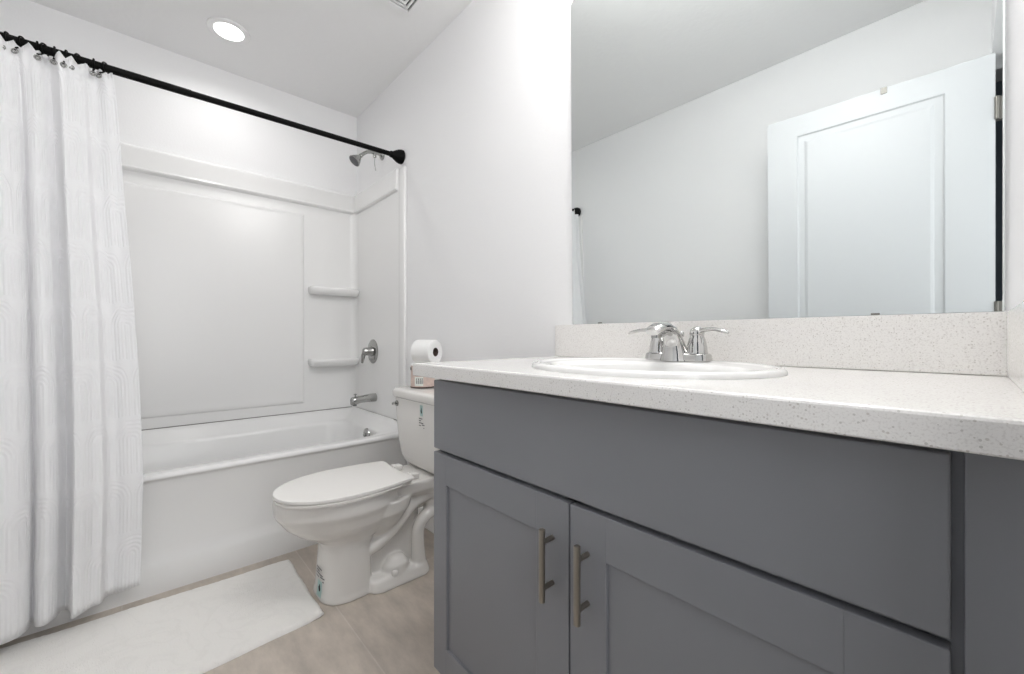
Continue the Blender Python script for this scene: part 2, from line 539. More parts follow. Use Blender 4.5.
# back panel with top band (profile extruded along y)
prof = [(0.0005, SZ), (0.020, SZ), (0.021, 1.872), (0.030, 1.876), (0.038, 1.881), (0.041, 1.888), (0.038, 1.896), (0.037, 1.990), (0.035, 1.998), (0.029, 2.004), (0.0005, 2.006)]
def prism_xz(prof, y0, y1):
    return prism(prof, y0, y1, plane='XZ')
adopt(mk('back_panel', prism_xz(prof, -W + 0.001, -0.001), M['acrylic']), r)
# raised flat field
def pillow(face, u0, u1, v0, v1, h0, h1, bw, r_=0.03):
    rr = []
    for ins, h in ((0, h0), (bw * 0.25, h0 + (h1 - h0) * 0.15), (bw * 0.75, h0 + (h1 - h0) * 0.85), (bw, h1), (bw + 0.02, h1)):
        rr.append([face(p[0], p[1], h) for p in rrect(u0 + ins, u1 - ins, v0 + ins, v1 - ins, max(0.004, r_ - ins), 0, 6)])
    return loft(rr)
adopt(mk('raised_field', pillow(lambda u, v, h: (h, u, v), -1.46, -0.350, 0.588, 1.815, 0.019, 0.031, 0.012, 0.010), M['acrylic'], smooth=True, autosmooth=35), r)
# end panels, wrapped round the corner with a cove
def endpanel(sgn, yw):
    b_ = bmesh.new()
    # plan polygon (x, y) lower sheet
    merge(b_, prism([(0.018, yw), (0.70, yw), (0.70, yw - sgn * 0.018), (0.06, yw - sgn * 0.018)] + [(0.021 + 0.04 * (1 - math.sin(a)), yw - sgn * (0.018 + 0.04 * (1 - math.cos(a)))) for a in [PI / 2 * i / 6 for i in range(7)]], SZ - 0.01, 1.99))
    # top band
    prof2 = [(0.0005, 1.872), (0.020, 1.874), (0.032, 1.879), (0.036, 1.887), (0.033, 1.896), (0.032, 1.990), (0.028, 2.002), (0.0005, 2.004)]
    merge(b_, prism([(yw - sgn * p[0], p[1]) for p in prof2], 0.02, 0.668, plane='YZ'))
    # flange strip at the open edge, running down the outside of the tub rim
    merge(b_, box(0.672, 0.738, min(yw, yw - sgn * 0.019), max(yw, yw - sgn * 0.019), SZ - 0.02, 2.002, 0.004, 2))
    return b_
adopt(mk('end_panel', endpanel(1, -0.0006), M['acrylic'], smooth=True, autosmooth=30), r)
adopt(mk('end_panel', endpanel(-1, -W + 0.0006), M['acrylic'], smooth=True, autosmooth=30), r)
def shelf(z, yc, sg):
    # tapering bowed shelf against the back panel beside the corner
    th = 0.052; rr = []
    L = 0.162
    def ring(sc, zz, dd):
        pts = []
        for i in range(25):
            t = i / 24
            a = PI * t
            x = 0.02 + (0.098 * dd) * (math.sin(a) ** 0.38 if 0 < t < 1 else 0)
            y = yc + L * sc * math.cos(a)
            pts.append((x, y, zz))
        return pts
    for sc, zz, dd in ((0.90, z - th, 0.70), (0.955, z - th * 0.85, 0.86), (0.99, z - th * 0.55, 0.97), (1.0, z - th * 0.3, 1.0), (0.985, z - th * 0.08, 0.97), (0.95, z, 0.90), (0.90, z - 0.004, 0.80)):
        rr.append(ring(sc, zz, dd))
    return loft(rr)
adopt(mk('corner_shelf', shelf(1.347, -0.170, 1), M['acrylic'], smooth=True, autosmooth=60), r)
adopt(mk('corner_shelf', shelf(0.876, -0.170, 1), M['acrylic'], smooth=True, autosmooth=60), r)
# caulk joint between surround and tub
bm = box(0.019, 0.024, -W + 0.02, -0.02, SZ - 0.002, SZ + 0.0035); box(0.02, 0.66, -0.0225, -0.018, SZ - 0.004, SZ - 0.0005, bm=bm)
adopt(mk('caulk_joint', bm, M['caulk']), r)

# ---------------------------------------------------------------- shower fittings
sxx = 0.418
r = empty('wall_shower', (sxx, 0, 2.180), 'chrome bell shower head on bent arm high on the wall', 'shower head')
arm = smoothpts([(sxx, -0.003, 2.168), (sxx, -0.045, 2.172), (sxx, -0.098, 2.162), (sxx, -0.138, 2.130)], 8)
adopt(mk('shower_arm', tube(arm, 0.0105, 14), M['satin'], smooth=True), r)
adopt(mk('wall_flange', lathe([(0.010, -0.016), (0.016, -0.016), (0.027, -0.007), (0.030, -0.0005)], 28, 'Y', loc=(sxx, 0, 2.168)), M['satin'], smooth=True), r)
hd = lathe([(0.012, 0.030), (0.015, 0.022), (0.015, 0.012), (0.013, 0.008), (0.022, -0.006), (0.036, -0.032), (0.044, -0.050), (0.045, -0.056), (0.042, -0.058)], 32)
o = mk('head_bell', hd, M['satin'], smooth=True, autosmooth=50)
rot = Matrix.Rotation(math.radians(-42), 4, 'X')
o.matrix_world = Matrix.Translation((sxx, -0.150, 2.116)) @ rot @ Matrix.Scale(0.82, 4); o.parent = r; o.matrix_parent_inverse = Matrix.Translation(r.location).inverted()
fc = lathe([(0.001, -0.0600), (0.038, -0.0598), (0.041, -0.0575)], 32)
o2 = mk('spray_face', fc, M['grey'], smooth=True, autosmooth=40); o2['label'] = 'dark spray face'
o2.matrix_world = Matrix.Translation((sxx, -0.150, 2.116)) @ rot @ Matrix.Scale(0.82, 4); o2.parent = r; o2.matrix_parent_inverse = Matrix.Translation(r.location).inverted()

# a small hanging supply clip under the arm
bm = box(sxx - 0.009, sxx + 0.009, -0.062, -0.044, 2.140, 2.168, 0.003); tube([(sxx, -0.053, 2.153), (sxx, -0.053, 2.10), (sxx, -0.047, 2.06)], 0.0028, 8, bm)
adopt(mk('hanging_clip', bm, M['satin'], smooth=True, autosmooth=40), r)

vy = -0.019
r = empty('shower_valve', (0.316, vy, 0.925), 'chrome lever shower valve with round plate above tub spout', 'faucet valve')
adopt(mk('escutcheon', lathe([(0.030, -0.010), (0.052, -0.009), (0.072, -0.006), (0.078, -0.002), (0.078, 0.0)], 48, 'Y', loc=(0.316, vy, 0.925)), M['satin'], smooth=True, autosmooth=40), r)
bm = lathe([(0.010, -0.066), (0.021, -0.064), (0.025, -0.052), (0.027, -0.030), (0.032, -0.008)], 28, 'Y', loc=(0.316, vy, 0.925))
adopt(mk('valve_hub', bm, M['satin'], smooth=True, autosmooth=50), r)
lev = smoothpts([(0.316, vy - 0.048, 0.930, 0.017), (0.305, vy - 0.058, 0.905, 0.014), (0.296, vy - 0.060, 0.878, 0.0115), (0.292, vy - 0.062, 0.856, 0.009), (0.291, vy - 0.063, 0.850, 0.005)], 6)
adopt(mk('valve_lever', tube([p[:3] for p in lev], [p[3] for p in lev], 14), M['satin'], smooth=True), r)

r = empty('tub_spout', (0.352, vy, 0.624), 'chrome tub spout with pull-up diverter over the tub end', 'spout')
sp = []
for y, a, b_, zc in ((0.0, 0.027, 0.027, 0.617), (-0.02, 0.027, 0.027, 0.617), (-0.05, 0.025, 0.025, 0.616), (-0.10, 0.023, 0.023, 0.613), (-0.132, 0.0235, 0.026, 0.608), (-0.148, 0.022, 0.027, 0.605), (-0.156, 0.016, 0.022, 0.604)):
    sp.append([(0.352 + a * math.cos(t / 24 * 2 * PI), vy + y, zc + 0.014 + b_ * math.sin(t / 24 * 2 * PI)) for t in range(24)])
adopt(mk('spout_body', loft(sp), M['satin'], smooth=True, autosmooth=60), r)
adopt(mk('diverter_knob', lathe([(0.004, 0), (0.004, 0.012), (0.009, 0.014), (0.009, 0.020), (0.005, 0.022)], 16, loc=(0.352, vy - 0.130, 0.643)), M['satin'], smooth=True, autosmooth=40), r)
adopt(mk('spout_mouth', lathe([(0.0125, 0), (0.0125, 0.012)], 16, loc=(0.352, vy - 0.134, 0.590)), M['grey'], smooth=True, autosmooth=40), r)

# ---------------------------------------------------------------- curtain rod, rings, curtain
RX, RZ = 0.684, 2.058
r = empty('shower_curtain_rod', (RX, -W / 2, RZ), 'black tension rod across the tub with flared end caps', 'curtain rod')
adopt(mk('rod', lathe([(0.0150, -W + 0.02), (0.0150, -0.98), (0.0135, -0.978), (0.0135, -0.02)], 20, 'Y', loc=(RX, 0, RZ)), M['black'], smooth=True, autosmooth=40), r)
adopt(mk('end_cap', lathe([(0.016, -0.076), (0.018, -0.075), (0.019, -0.062), (0.027, -0.048), (0.037, -0.028), (0.040, -0.016), (0.040, -0.004), (0.036, -0.001)], 28, 'Y', loc=(RX, 0, RZ)), M['black'], smooth=True, autosmooth=50), r)
adopt(mk('end_cap', lathe([(0.016, 0.076), (0.018, 0.075), (0.019, 0.062), (0.027, 0.048), (0.037, 0.028), (0.040, 0.016), (0.040, 0.004), (0.036, 0.001)], 28, 'Y', loc=(RX, -W, RZ)), M['black'], smooth=True, autosmooth=50), r)

r.rotation_euler = (0.015, 0, 0)
# hem path (x, y, z) read along the cloth from the far end toward the tub's middle
hem = [(0.80, -1.632, 0.055), (0.86, -1.605, 0.055), (0.80, -1.575, 0.055), (0.86, -1.548, 0.055), (0.90, -1.515, 0.055), (0.895, -1.464, 0.060), (0.891, -1.437, 0.062), (0.872, -1.422, 0.062), (0.845, -1.413, 0.062),
       (0.815, -1.408, 0.064), (0.856, -1.396, 0.065), (0.872, -1.374, 0.068), (0.846, -1.354, 0.070), (0.815, -1.348, 0.068), (0.790, -1.336, 0.062), (0.822, -1.322, 0.064),
       (0.882, -1.314, 0.066), (0.880, -1.295, 0.070), (0.852, -1.268, 0.072), (0.842, -1.246, 0.070), (0.800, -1.236, 0.068), (0.786, -1.215, 0.067),
       (0.796, -1.190, 0.070), (0.800, -1.165, 0.074), (0.806, -1.142, 0.078)]
hs = smoothpts(hem, 8)
nh = len(hs)
rows = 70
ringY = [-1.585, -1.530, -1.482, -1.448, -1.414, -1.396, -1.372, -1.342, -1.312, -1.272, -1.240]
YT0, YT1 = -1.628, -1.222
bm = bmesh.new(); uvl = bm.loops.layers.uv.new('UVMap')
grid = []
lens = [0]
for a, b in zip(hs, hs[1:]): lens.append(lens[-1] + (Vector(a) - Vector(b)).length * 1.35)
mean = 0.838
for j in range(rows + 1):
    t = j / rows; row = []
    for i, hp in enumerate(hs):
        s = i / (nh - 1)
        hx, hy, hz = hp
        fold = hx - mean
        sy = (hy - hs[0][1]) / (hs[-1][1] - hs[0][1])
        ty = YT0 + (YT1 - YT0) * (0.55 * sy + 0.45 * s)
        nearest = min(abs(ty - q) for q in ringY)
        tx = RX + 0.022 + fold * 0.30 + 0.006 * math.sin(ty * 150)
        tz = 2.022 + 0.024 * min(1, nearest / 0.018) + 0.14 * fold + 0.010 * s - 0.008
        e = t ** 0.95
        # cloth swings clear of the tub rim and hangs straight below it
        cx = RX + 0.003 + (mean - RX - 0.003) * min(1, t / 0.80) ** 1.0
        amp = 0.36 + 0.64 * min(1, t * 1.1)
        x = cx + fold * amp + (tx - (RX + 0.004 + fold * 0.36)) * max(0, 1 - t * 5)
        z = tz + (hz - tz) * t
        if z < 0.50 and x < 0.772: x = 0.772
        y = ty + (hy - ty) * (min(1, t / 0.80) ** 0.72) + 0.012 * s * math.sin(PI * min(1, max(0, (t - 0.25) / 0.75))) 
        x += 0.0025 * math.sin(s * 55 + t * 9) * (t * (1.2 - t))
        row.append(bm.verts.new((x, y, z)))
    grid.append(row)
for j in range(rows):
    for i in range(nh - 1):
        f = bm.faces.new((grid[j][i], grid[j][i + 1], grid[j + 1][i + 1], grid[j + 1][i]))
        for lp, (jj, ii) in zip(f.loops, ((j, i), (j, i + 1), (j + 1, i + 1), (j + 1, i))):
            lp[uvl].uv = (lens[ii], 2.0 * (1 - jj / rows))
cur = mk('shower_curtain', bm, M['curtain'], smooth=True)
sm = cur.modifiers.new('thick', 'SOLIDIFY'); sm.thickness = 0.0012
tag(cur, 'white shower curtain with embossed arch pattern, gathered at the tub end', 'shower curtain')

def ring_thing(y, first):
    if first is None:
        rt = empty('curtain_ring', (RX, y, RZ), 'black curtain ring with a silver bead hanging on the rod', 'curtain ring')
        pts = []
        for i in range(15):
            a = math.radians(-70 + 290 * i / 14)
            pts.append((0.0190 * math.cos(a), 0, 0.0190 * math.sin(a)))
        pts = [(0.036, 0, -0.048), (0.030, 0, -0.036), (0.018, 0, -0.028)] + pts
        mk('hook', tube(pts, 0.0030, 8), M['black'], rt, smooth=True)
        b_ = bmesh.new(); bmesh.ops.create_uvsphere(b_, u_segments=14, v_segments=8, radius=0.0058)
        for v in b_.verts: v.co += Vector((0.037, 0.0, -0.054))
        tube([(0.037, 0.0080 * math.cos(a), -0.052 + 0.0080 * math.sin(a)) for a in [2 * PI * i / 16 for i in range(16)]], 0.002, 6, b_, closed=True)
        mk('bead', b_, M['satin'], rt, smooth=True)
        return rt
    c = first.copy(); scene.collection.objects.link(c); c.location = (RX, y, RZ)
    for ch in first.children:
        d = ch.copy(); scene.collection.objects.link(d); d.parent = c
    return c
rl = ['nearest the left picture edge', 'second from the left picture edge', 'third from the left picture edge',
      'fourth from the left picture edge', 'fifth from the free curtain edge', 'fourth from the free curtain edge', 'third from the free curtain edge', 'second from the free curtain edge', 'nearest the free curtain edge']
first = None
for y, w_ in zip(ringY[2:], rl):
    c = ring_thing(y, first)
    if first is None: first = c
    c.rotation_euler = (0, 0, random.uniform(-0.5, 0.5))
    c.location.z = RZ + 0.015 * (y + W / 2)
    c['label'] = 'black curtain ring with silver bead on the rod, ' + w_
    c['group'] = 'curtain rings on the rod'

# ---------------------------------------------------------------- toilet
XC = 1.235
r = empty('toilet', (XC, -0.4, 0), 'white two-piece toilet with closed elongated lid between tub and vanity', 'toilet')
bm = bmesh.new()
# pedestal and bowl
secs = [(0.000, -0.505, 0.120, 0.127, 0.07, 2.8), (0.012, -0.505, 0.120, 0.127, 0.07, 2.8), (0.030, -0.505, 0.116, 0.122, 0.07, 2.8), (0.12, -0.505, 0.112, 0.117, 0.065, 2.8),
        (0.20, -0.505, 0.110, 0.115, 0.065, 2.6), (0.228, -0.503, 0.112, 0.125, 0.08, 2.3), (0.250, -0.500, 0.124, 0.160, 0.13, 2.1), (0.275, -0.502, 0.144, 0.206, 0.17, 2.05),
        (0.305, -0.505, 0.160, 0.238, 0.19, 2.0), (0.338, -0.508, 0.170, 0.258, 0.20, 2.0), (0.348, -0.508, 0.175, 0.266, 0.20, 2.0), (0.360, -0.508, 0.180, 0.273, 0.20, 2.0), (0.410, -0.508, 0.182, 0.276, 0.21, 2.0),
        (0.417, -0.508, 0.176, 0.269, 0.203, 2.0)]
secs = [(z, cy, a, b_, b2, e) for z, cy, a, b_, b2, e in secs]
loft([sell(XC - 0.012 - 0.020 * max(0, 1 - z / 0.24), cy, a, b_, z, 56, e, b2) for z, cy, a, b_, b2, e in secs], bm)
# rear deck under the tank
dk = [rrect(XC - w_, XC + w_, y0, -0.03, 0.03, z, 6) for z, w_, y0 in ((0.318, 0.070, -0.26), (0.345, 0.100, -0.30), (0.365, 0.118, -0.36), (0.404, 0.124, -0.40), (0.410, 0.119, -0.40))]
loft(dk, bm)
# foot slab
ft = [rrect(XC - w_, XC + w_, -0.47, -0.195 + i_, 0.05, z, 8) for z, w_, i_ in ((0.0, 0.118, 0), (0.010, 0.118, 0), (0.040, 0.108, -0.006), (0.050, 0.098, -0.014))]
loft(ft, bm)
# centre web
loft([rrect(XC - 0.045, XC + 0.045, -0.46, -0.215, 0.04, z, 6) for z in (0.03, 0.33)], bm)
# trapway bulges on both flanks
for sg in (-1, 1):
    tp = smoothpts([(XC + sg * 0.050, -0.480, 0.160, 0.030), (XC + sg * 0.066, -0.430, 0.180, 0.029), (XC + sg * 0.070, -0.385, 0.208, 0.028), (XC + sg * 0.072, -0.330, 0.252, 0.027),
                    (XC + sg * 0.070, -0.272, 0.300, 0.027), (XC + sg * 0.066, -0.210, 0.322, 0.027), (XC + sg * 0.060, -0.160, 0.322, 0.026)], 6)
    tp2 = smoothpts([(XC + sg * 0.062, -0.150, 0.245, 0.027), (XC + sg * 0.066, -0.205, 0.232, 0.027), (XC + sg * 0.070, -0.242, 0.190, 0.027), (XC + sg * 0.070, -0.246, 0.120, 0.028), (XC + sg * 0.068, -0.240, 0.03, 0.034)], 6)
    tube([p[:3] for p in tp2], [p[3] for p in tp2], 14, bm)
    tube([(XC + sg * 0.045, -0.15, 0.33), (XC + sg * 0.045, -0.17, 0.245)], [0.04, 0.035], 14, bm)
    tube([p[:3] for p in tp], [p[3] for p in tp], 16, bm)
    # boss by the bolt
    loft([sell(XC + sg * 0.062, -0.345, a, a * 1.3, z, 20, 2) for a, z in ((0.048, 0.03), (0.042, 0.075), (0.026, 0.102), (0.010, 0.110))], bm)
    # bowl rear underside flowing into the deck
    loft([sell(XC + sg * 0.03, -0.40, a, b_, z, 24, 2) for a, b_, z in ((0.04, 0.05, 0.20), (0.088, 0.085, 0.26), (0.115, 0.12, 0.31), (0.12, 0.14, 0.36))], bm)
body = mk('bowl', bm, M['ceramic'], smooth=True)
md = body.modifiers.new('blend', 'REMESH'); md.mode = 'VOXEL'; md.voxel_size = 0.0040; md.use_smooth_shade = True
md = body.modifiers.new('soft', 'SMOOTH'); md.factor = 0.6; md.iterations = 9
adopt(body, r)
for sg in (-1, 1):
    adopt(mk('bolt_cap', lathe([(0.0135, 0.0), (0.0135, 0.010), (0.011, 0.017), (0.005, 0.020)], 18, loc=(XC + sg * 0.100, -0.368, 0.045)), M['ceramic'], smooth=True, autosmooth=60), r)

def seat_outline(a, yf, yb, backw, inset=0.0, concave=0.018, n=40):
    # half outline from front tip round to the rear corner, mirrored
    cy = -0.535
    pts = []
    half = []
    for i in range(n + 1):
        th = -PI / 2 + (PI / 2) * i / n
        half.append(((a - inset) * math.cos(th) ** 0.94 if math.cos(th) > 1e-6 else 0.0, cy + (cy - yf - inset) * math.sin(th)))
    L = smoothpts([(a - inset, cy), (a * 0.985 - inset, cy + 0.075), (a * 0.90 - inset, yb - 0.075), (backw - inset, yb - 0.010 - inset)], 6)[1:]
    half += L
    back = []
    for i in range(1, 8):
        t = i / 8
        back.append((backw * (1 - 2 * t) , yb - inset + concave * 0.0 - concave * math.sin(PI * t)))
    right = half
    left = [(-x, y) for x, y in reversed(half)][:-1]
    return [(XC + x, y) for x, y in right] + [(XC + x, y) for x, y in back] + [(XC + x, y) for x, y in left]
def slab(outline_fn, zs):
    rr = [[(p[0], p[1], z) for p in outline_fn(i_)] for i_, z in zs]
    return loft(rr)
seat = slab(lambda i_: seat_outline(0.181, -0.783, -0.300, 0.135, i_), ((0.003, 0.4165), (0.001, 0.4175), (-0.001, 0.4260), (0.0005, 0.4275), (0.030, 0.4276)))
adopt(mk('seat_ring', seat, M['seat'], smooth=True, autosmooth=50), r)
lid = slab(lambda i_: seat_outline(0.180, -0.785, -0.296, 0.150, i_), ((0.030, 0.4318), (0.0012, 0.4318), (0.0, 0.4328), (0.0, 0.4415), (0.0012, 0.4432), (0.004, 0.4442), (0.008, 0.4448)))
adopt(mk('lid', lid, M['seat'], smooth=True, autosmooth=32), r)
for sg in (-1, 1):
    b_ = box(XC + sg * 0.075 - 0.020, XC + sg * 0.075 + 0.020, -0.284, -0.250, 0.4105, 0.434, 0.006, 3)
    lathe([(0.0075, -0.022), (0.0075, 0.022)], 14, 'X', loc=(XC + sg * 0.075, -0.284, 0.428), bm=b_)
    adopt(mk('hinge', b_, M['seat'], smooth=True, autosmooth=50), r)
# tank
tk = []
for z, w_, yf, rad in ((0.412, 0.120, -0.175, 0.05), (0.416, 0.150, -0.190, 0.055), (0.430, 0.172, -0.203, 0.055), (0.460, 0.185, -0.212, 0.050), (0.53, 0.196, -0.218, 0.045), (0.62, 0.205, -0.222, 0.04), (0.722, 0.211, -0.225, 0.038), (0.727, 0.209, -0.223, 0.036)):
    tk.append(rrect(XC - w_, XC + w_, yf, -0.022, rad, z, 8))
adopt(mk('tank', loft(tk), M['ceramic'], smooth=True, autosmooth=60), r)
tl = []
for z, g_ in ((0.727, -0.002), (0.731, 0.006), (0.736, 0.010), (0.758, 0.011), (0.766, 0.008), (0.7705, 0.001), (0.772, -0.02)):
    tl.append(rrect(XC - 0.211 - g_, XC + 0.211 + g_, -0.225 - g_, -0.016 - min(g_, 0.003), 0.038, z, 8))
adopt(mk('tank_lid', loft(tl), M['ceramic'], smooth=True, autosmooth=60), r)
# flush lever on the left end of the tank
b_ = lathe([(0.012, -0.232), (0.014, -0.226), (0.014, -0.215)], 18, 'Y', loc=(XC - 0.166, 0, 0.700))
lv = smoothpts([(XC - 0.166, -0.231, 0.700, 0.006), (XC - 0.182, -0.236, 0.699, 0.006), (XC - 0.188, -0.236, 0.696, 0.0060), (XC - 0.192, -0.235, 0.693, 0.004)], 5)
tube([p[:3] for p in lv], [p[3] for p in lv], 12, b_)
o = mk('flush_lever', b_, M['satin'], smooth=True, autosmooth=50); o['label'] = 'chrome flush lever'; adopt(o, r)

def patch(u0, u1, v0, v1, y, n=4):
    b_ = bmesh.new()
    g_ = [[b_.verts.new((u0 + (u1 - u0) * i / n, y, v0 + (v1 - v0) * j / n)) for i in range(n + 1)] for j in range(n + 1)]
    for j in range(n):
        for i in range(n):
            b_.faces.new((g_[j][i], g_[j][i + 1], g_[j + 1][i + 1], g_[j + 1][i]))
    return b_
def decal(cx, cz, y, target, off, root, s=1.0, flip=False, w=1.0):
    """a small mark: teal tag with a dark drop, and rows of tiny grey print"""
    def wrap(o, k_):
        md = o.modifiers.new('wrap', 'SHRINKWRAP'); md.target = target; md.wrap_method = 'NEAREST_SURFACEPOINT'
        md.wrap_mode = 'ABOVE_SURFACE'; md.offset = k_
        adopt(o, root)
    d = -1 if flip else 1
    tz = cz + d * 0.028 * s
    wrap(mk('teal_tag', patch(cx - 0.010 * s * w, cx + 0.010 * s * w, tz - 0.020 * s, tz + 0.020 * s, y, 6), M['teal']), off)
    b_ = bmesh.new()
    vs_ = [b_.verts.new((cx + 0.0048 * s * w * math.sin(a) * (0.55 if math.cos(a) > 0 else 1), y, tz + 0.011 * s * math.cos(a))) for a in [2 * PI * i / 16 for i in range(16)]]
    b_.faces.new(vs_)
    wrap(mk('drop_mark', b_, M['dark']), off + 0.0004)
    b_ = bmesh.new(); tz = cz - d * 0.014 * s
    spec = ((-0.020, 0.006, 0.012), (-0.020, -0.004, 0.004), (-0.020, 0.012, -0.004), (0.0, 0.020, -0.010), (-0.020, -0.006, -0.014), (0.012, 0.018, -0.020))
    for (a0, a1, zz) in spec:
        merge(b_, patch(cx + a0 * s * w, cx + a1 * s * w, tz + (zz - 0.0018) * s, tz + (zz + 0.0018) * s, y, 3))
    wrap(mk('grey_print', b_, M['grey']), off)
tank_o = [o for o in bpy.data.objects if o.name == 'tank'][0]
decal(XC + 0.064, 0.660, -0.224, tank_o, 0.0010, r, 1.2)
decal(XC - 0.004, 0.088, -0.680, body, 0.0012, r, 1.25, flip=True, w=2.0)

# ---------------------------------------------------------------- canister and toilet roll on the tank
CX, CY, TZ0 = 1.120, -0.115, 0.7722
r = empty('canister', (CX, CY, TZ0), 'small pink labelled round canister standing on the toilet tank lid', 'canister')
cr_ = 0.058
adopt(mk('canister_body', lathe([(cr_ - 0.004, 0.0), (cr_, 0.004), (cr_, 0.108), (cr_ - 0.003, 0.109)], 40, loc=(CX, CY, TZ0)), M['pink'], smooth=True, autosmooth=40), r)
adopt(mk('base_rim', lathe([(cr_ - 0.003, 0.0), (cr_ + 0.0012, 0.001), (cr_ + 0.0012, 0.006), (cr_, 0.007)], 40, loc=(CX, CY, TZ0 + 0.0002)), M['card'], smooth=True, autosmooth=40), r)
adopt(mk('canister_lid', lathe([(cr_ + 0.0005, 0.108), (cr_ + 0.0008, 0.113), (cr_ - 0.002, 0.1145), (0.01, 0.1145)], 40, loc=(CX, CY, TZ0)), M['paper'], smooth=True, autosmooth=40), r)
def curved(a0, a1, z0, z1, rr_, n=10):
    b_ = bmesh.new()
    lo = [b_.verts.new((CX + rr_ * math.cos(a0 + (a1 - a0) * i / n), CY + rr_ * math.sin(a0 + (a1 - a0) * i / n), z0)) for i in range(n + 1)]
    hi = [b_.verts.new((v.co.x, v.co.y, z1)) for v in lo]
    for i in range(n): b_.faces.new((lo[i], lo[i + 1], hi[i + 1], hi[i]))
    return b_
D2R = math.radians
adopt(mk('white_label', curved(D2R(-70), D2R(-28), TZ0 + 0.012, TZ0 + 0.055, cr_ + 0.0006), M['label']), r)
b_ = bmesh.new()
for a_ in (-62, -52, -43, -35):
    merge(b_, curved(D2R(a_), D2R(a_ + 2.5), TZ0 + 0.022, TZ0 + 0.046, cr_ + 0.0010, 2)); merge(b_, curved(D2R(a_ + 4), D2R(a_ + 6), TZ0 + 0.022, TZ0 + 0.040, cr_ + 0.0010, 2))
    merge(b_, curved(D2R(a_), D2R(a_ + 6), TZ0 + 0.044, TZ0 + 0.048, cr_ + 0.0010, 2))
adopt(mk('label_print', b_, M['grey']), r)
adopt(mk('dark_mark', curved(D2R(-118), D2R(-92), TZ0 + 0.086, TZ0 + 0.099, cr_ + 0.0022), M['lidgrey']), r)

RC = (1.165, -0.120, TZ0 + 0.115 + 0.0590)
r = empty('toilet_roll', RC, 'white toilet paper roll lying on its side on the canister', 'toilet roll')
b_ = lathe([(0.021, -0.052), (0.054, -0.052), (0.0575, -0.049), (0.058, -0.040), (0.058, 0.040), (0.0575, 0.049), (0.054, 0.052), (0.021, 0.052), (0.021, -0.052)], 48, 'X', cap=False)
roll = mk('paper', b_, M['paper'], r, smooth=True, autosmooth=40)
b_ = lathe([(0.0205, -0.0525), (0.0205, 0.0525), (0.0192, 0.0525), (0.0192, -0.0525), (0.0205, -0.0525)], 32, 'X', cap=False)
mk('cardboard_core', b_, M['card'], r, smooth=True, autosmooth=40)['label'] = 'brown cardboard core'
r.rotation_euler = (0, 0, D2R(22))

# ---------------------------------------------------------------- bath mat
bm = bmesh.new()
nx, ny = 50, 90
c00, c10, c11, c01 = Vector((0.843, -0.636)), Vector((1.335, -0.643)), Vector((1.395, -1.52)), Vector((0.812, -1.52))
top = []
for j in range(ny + 1):
    row = []
    for i in range(nx + 1):
        u, v = i / nx, j / ny
        a = c00.lerp(c10, u); b_ = c01.lerp(c11, u); p = a.lerp(b_, v)
        edge = min(u, 1 - u, v * 1.6, (1 - v) * 1.6)
        z = 0.013 * min(1, (edge / 0.02)) ** 0.5 if edge > 0 else 0.0
        z += random.uniform(-0.0009, 0.0009) + 0.0012 * math.sin(u * 9 + v * 14)
        # corner by the toilet lifts a little, long edge gently wavy
        cz = max(0, 1 - math.hypot((1 - u) * 0.5, v * 0.9) / 0.10)
        z += 0.010 * cz + 0.0015
        p.x += 0.0012 * math.sin(v * 23) * (1 if u > 0.5 else -1) * abs(2 * u - 1) ** 3
        p.y += 0.0012 * math.sin(u * 17) * abs(2 * v - 1) ** 3 + random.uniform(-0.0008, 0.0008)
        row.append(bm.verts.new((p.x, p.y, max(z, 0.0015))))
    top.append(row)
for j in range(ny):
    for i in range(nx):
        bm.faces.new((top[j][i], top[j][i + 1], top[j + 1][i + 1], top[j + 1][i]))
edges = [e for e in bm.edges if e.is_boundary]
ex = bmesh.ops.extrude_edge_only(bm, edges=edges)
for v in ex['geom']:
    if isinstance(v, bmesh.types.BMVert): v.co.z = 0.0004 if v.co.z < 0.008 else v.co.z - 0.006
o = mk('bath_mat', bm, M['rug'], smooth=True)
tag(o, 'white fluffy rectangular bath mat on the tile floor along the tub', 'bath mat')

# ---------------------------------------------------------------- vanity
VX0, VX1 = 1.922, XR - 0.003
YF = -0.542          # front of doors
YB = -0.522          # face frame plane
r = empty('vanity_cabinet', ((VX0 + VX1) / 2, -0.27, 0), 'grey shaker vanity cabinet with false drawer front and two doors', 'vanity cabinet')
bm = box(VX0, VX0 + 0.016, YB, -0.004, 0.10, 0.9125, 0.0012); box(VX1 - 0.016, VX1, YB + 0.02, -0.004, 0.10, 0.9125, bm=bm)
box(VX0 + 0.015, VX1 - 0.015, YB + 0.02, -0.004, 0.10, 0.116, bm=bm); box(VX0 + 0.015, VX1 - 0.015, -0.012, -0.004, 0.11, 0.9, bm=bm)
# face frame
box(VX0 + 0.015, VX0 + 0.045, YB, YB + 0.02, 0.10, 0.9125, bm=bm); box(2.875, VX1, YB, YB + 0.02, 0.10, 0.9125, bm=bm); box(2.385, 2.425, YB, YB + 0.02, 0.11, 0.72, bm=bm)
for q0, q1 in ((0.10, 0.13), (0.690, 0.730), (0.885, 0.9125)): box(VX0 + 0.04, 2.88, YB, YB + 0.02, q0, q1, bm=bm)
box(VX0 + 0.003, VX1, YB + 0.06, -0.004, 0.0, 0.10, 0.0, bm=bm)
adopt(mk('cabinet_box', bm, M['cabinet_box']), r)
adopt(mk('drawer_front', box(VX0 + 0.002, 2.8955, YF, YB - 0.001, 0.7135, 0.899, 0.0025, 3), M['cabinet']), r)
adopt(mk('filler_strip', box(2.9045, VX1, YB - 0.010, YB - 0.0005, 0.10, 0.9115, 0.0015), M['cabinet']), r)
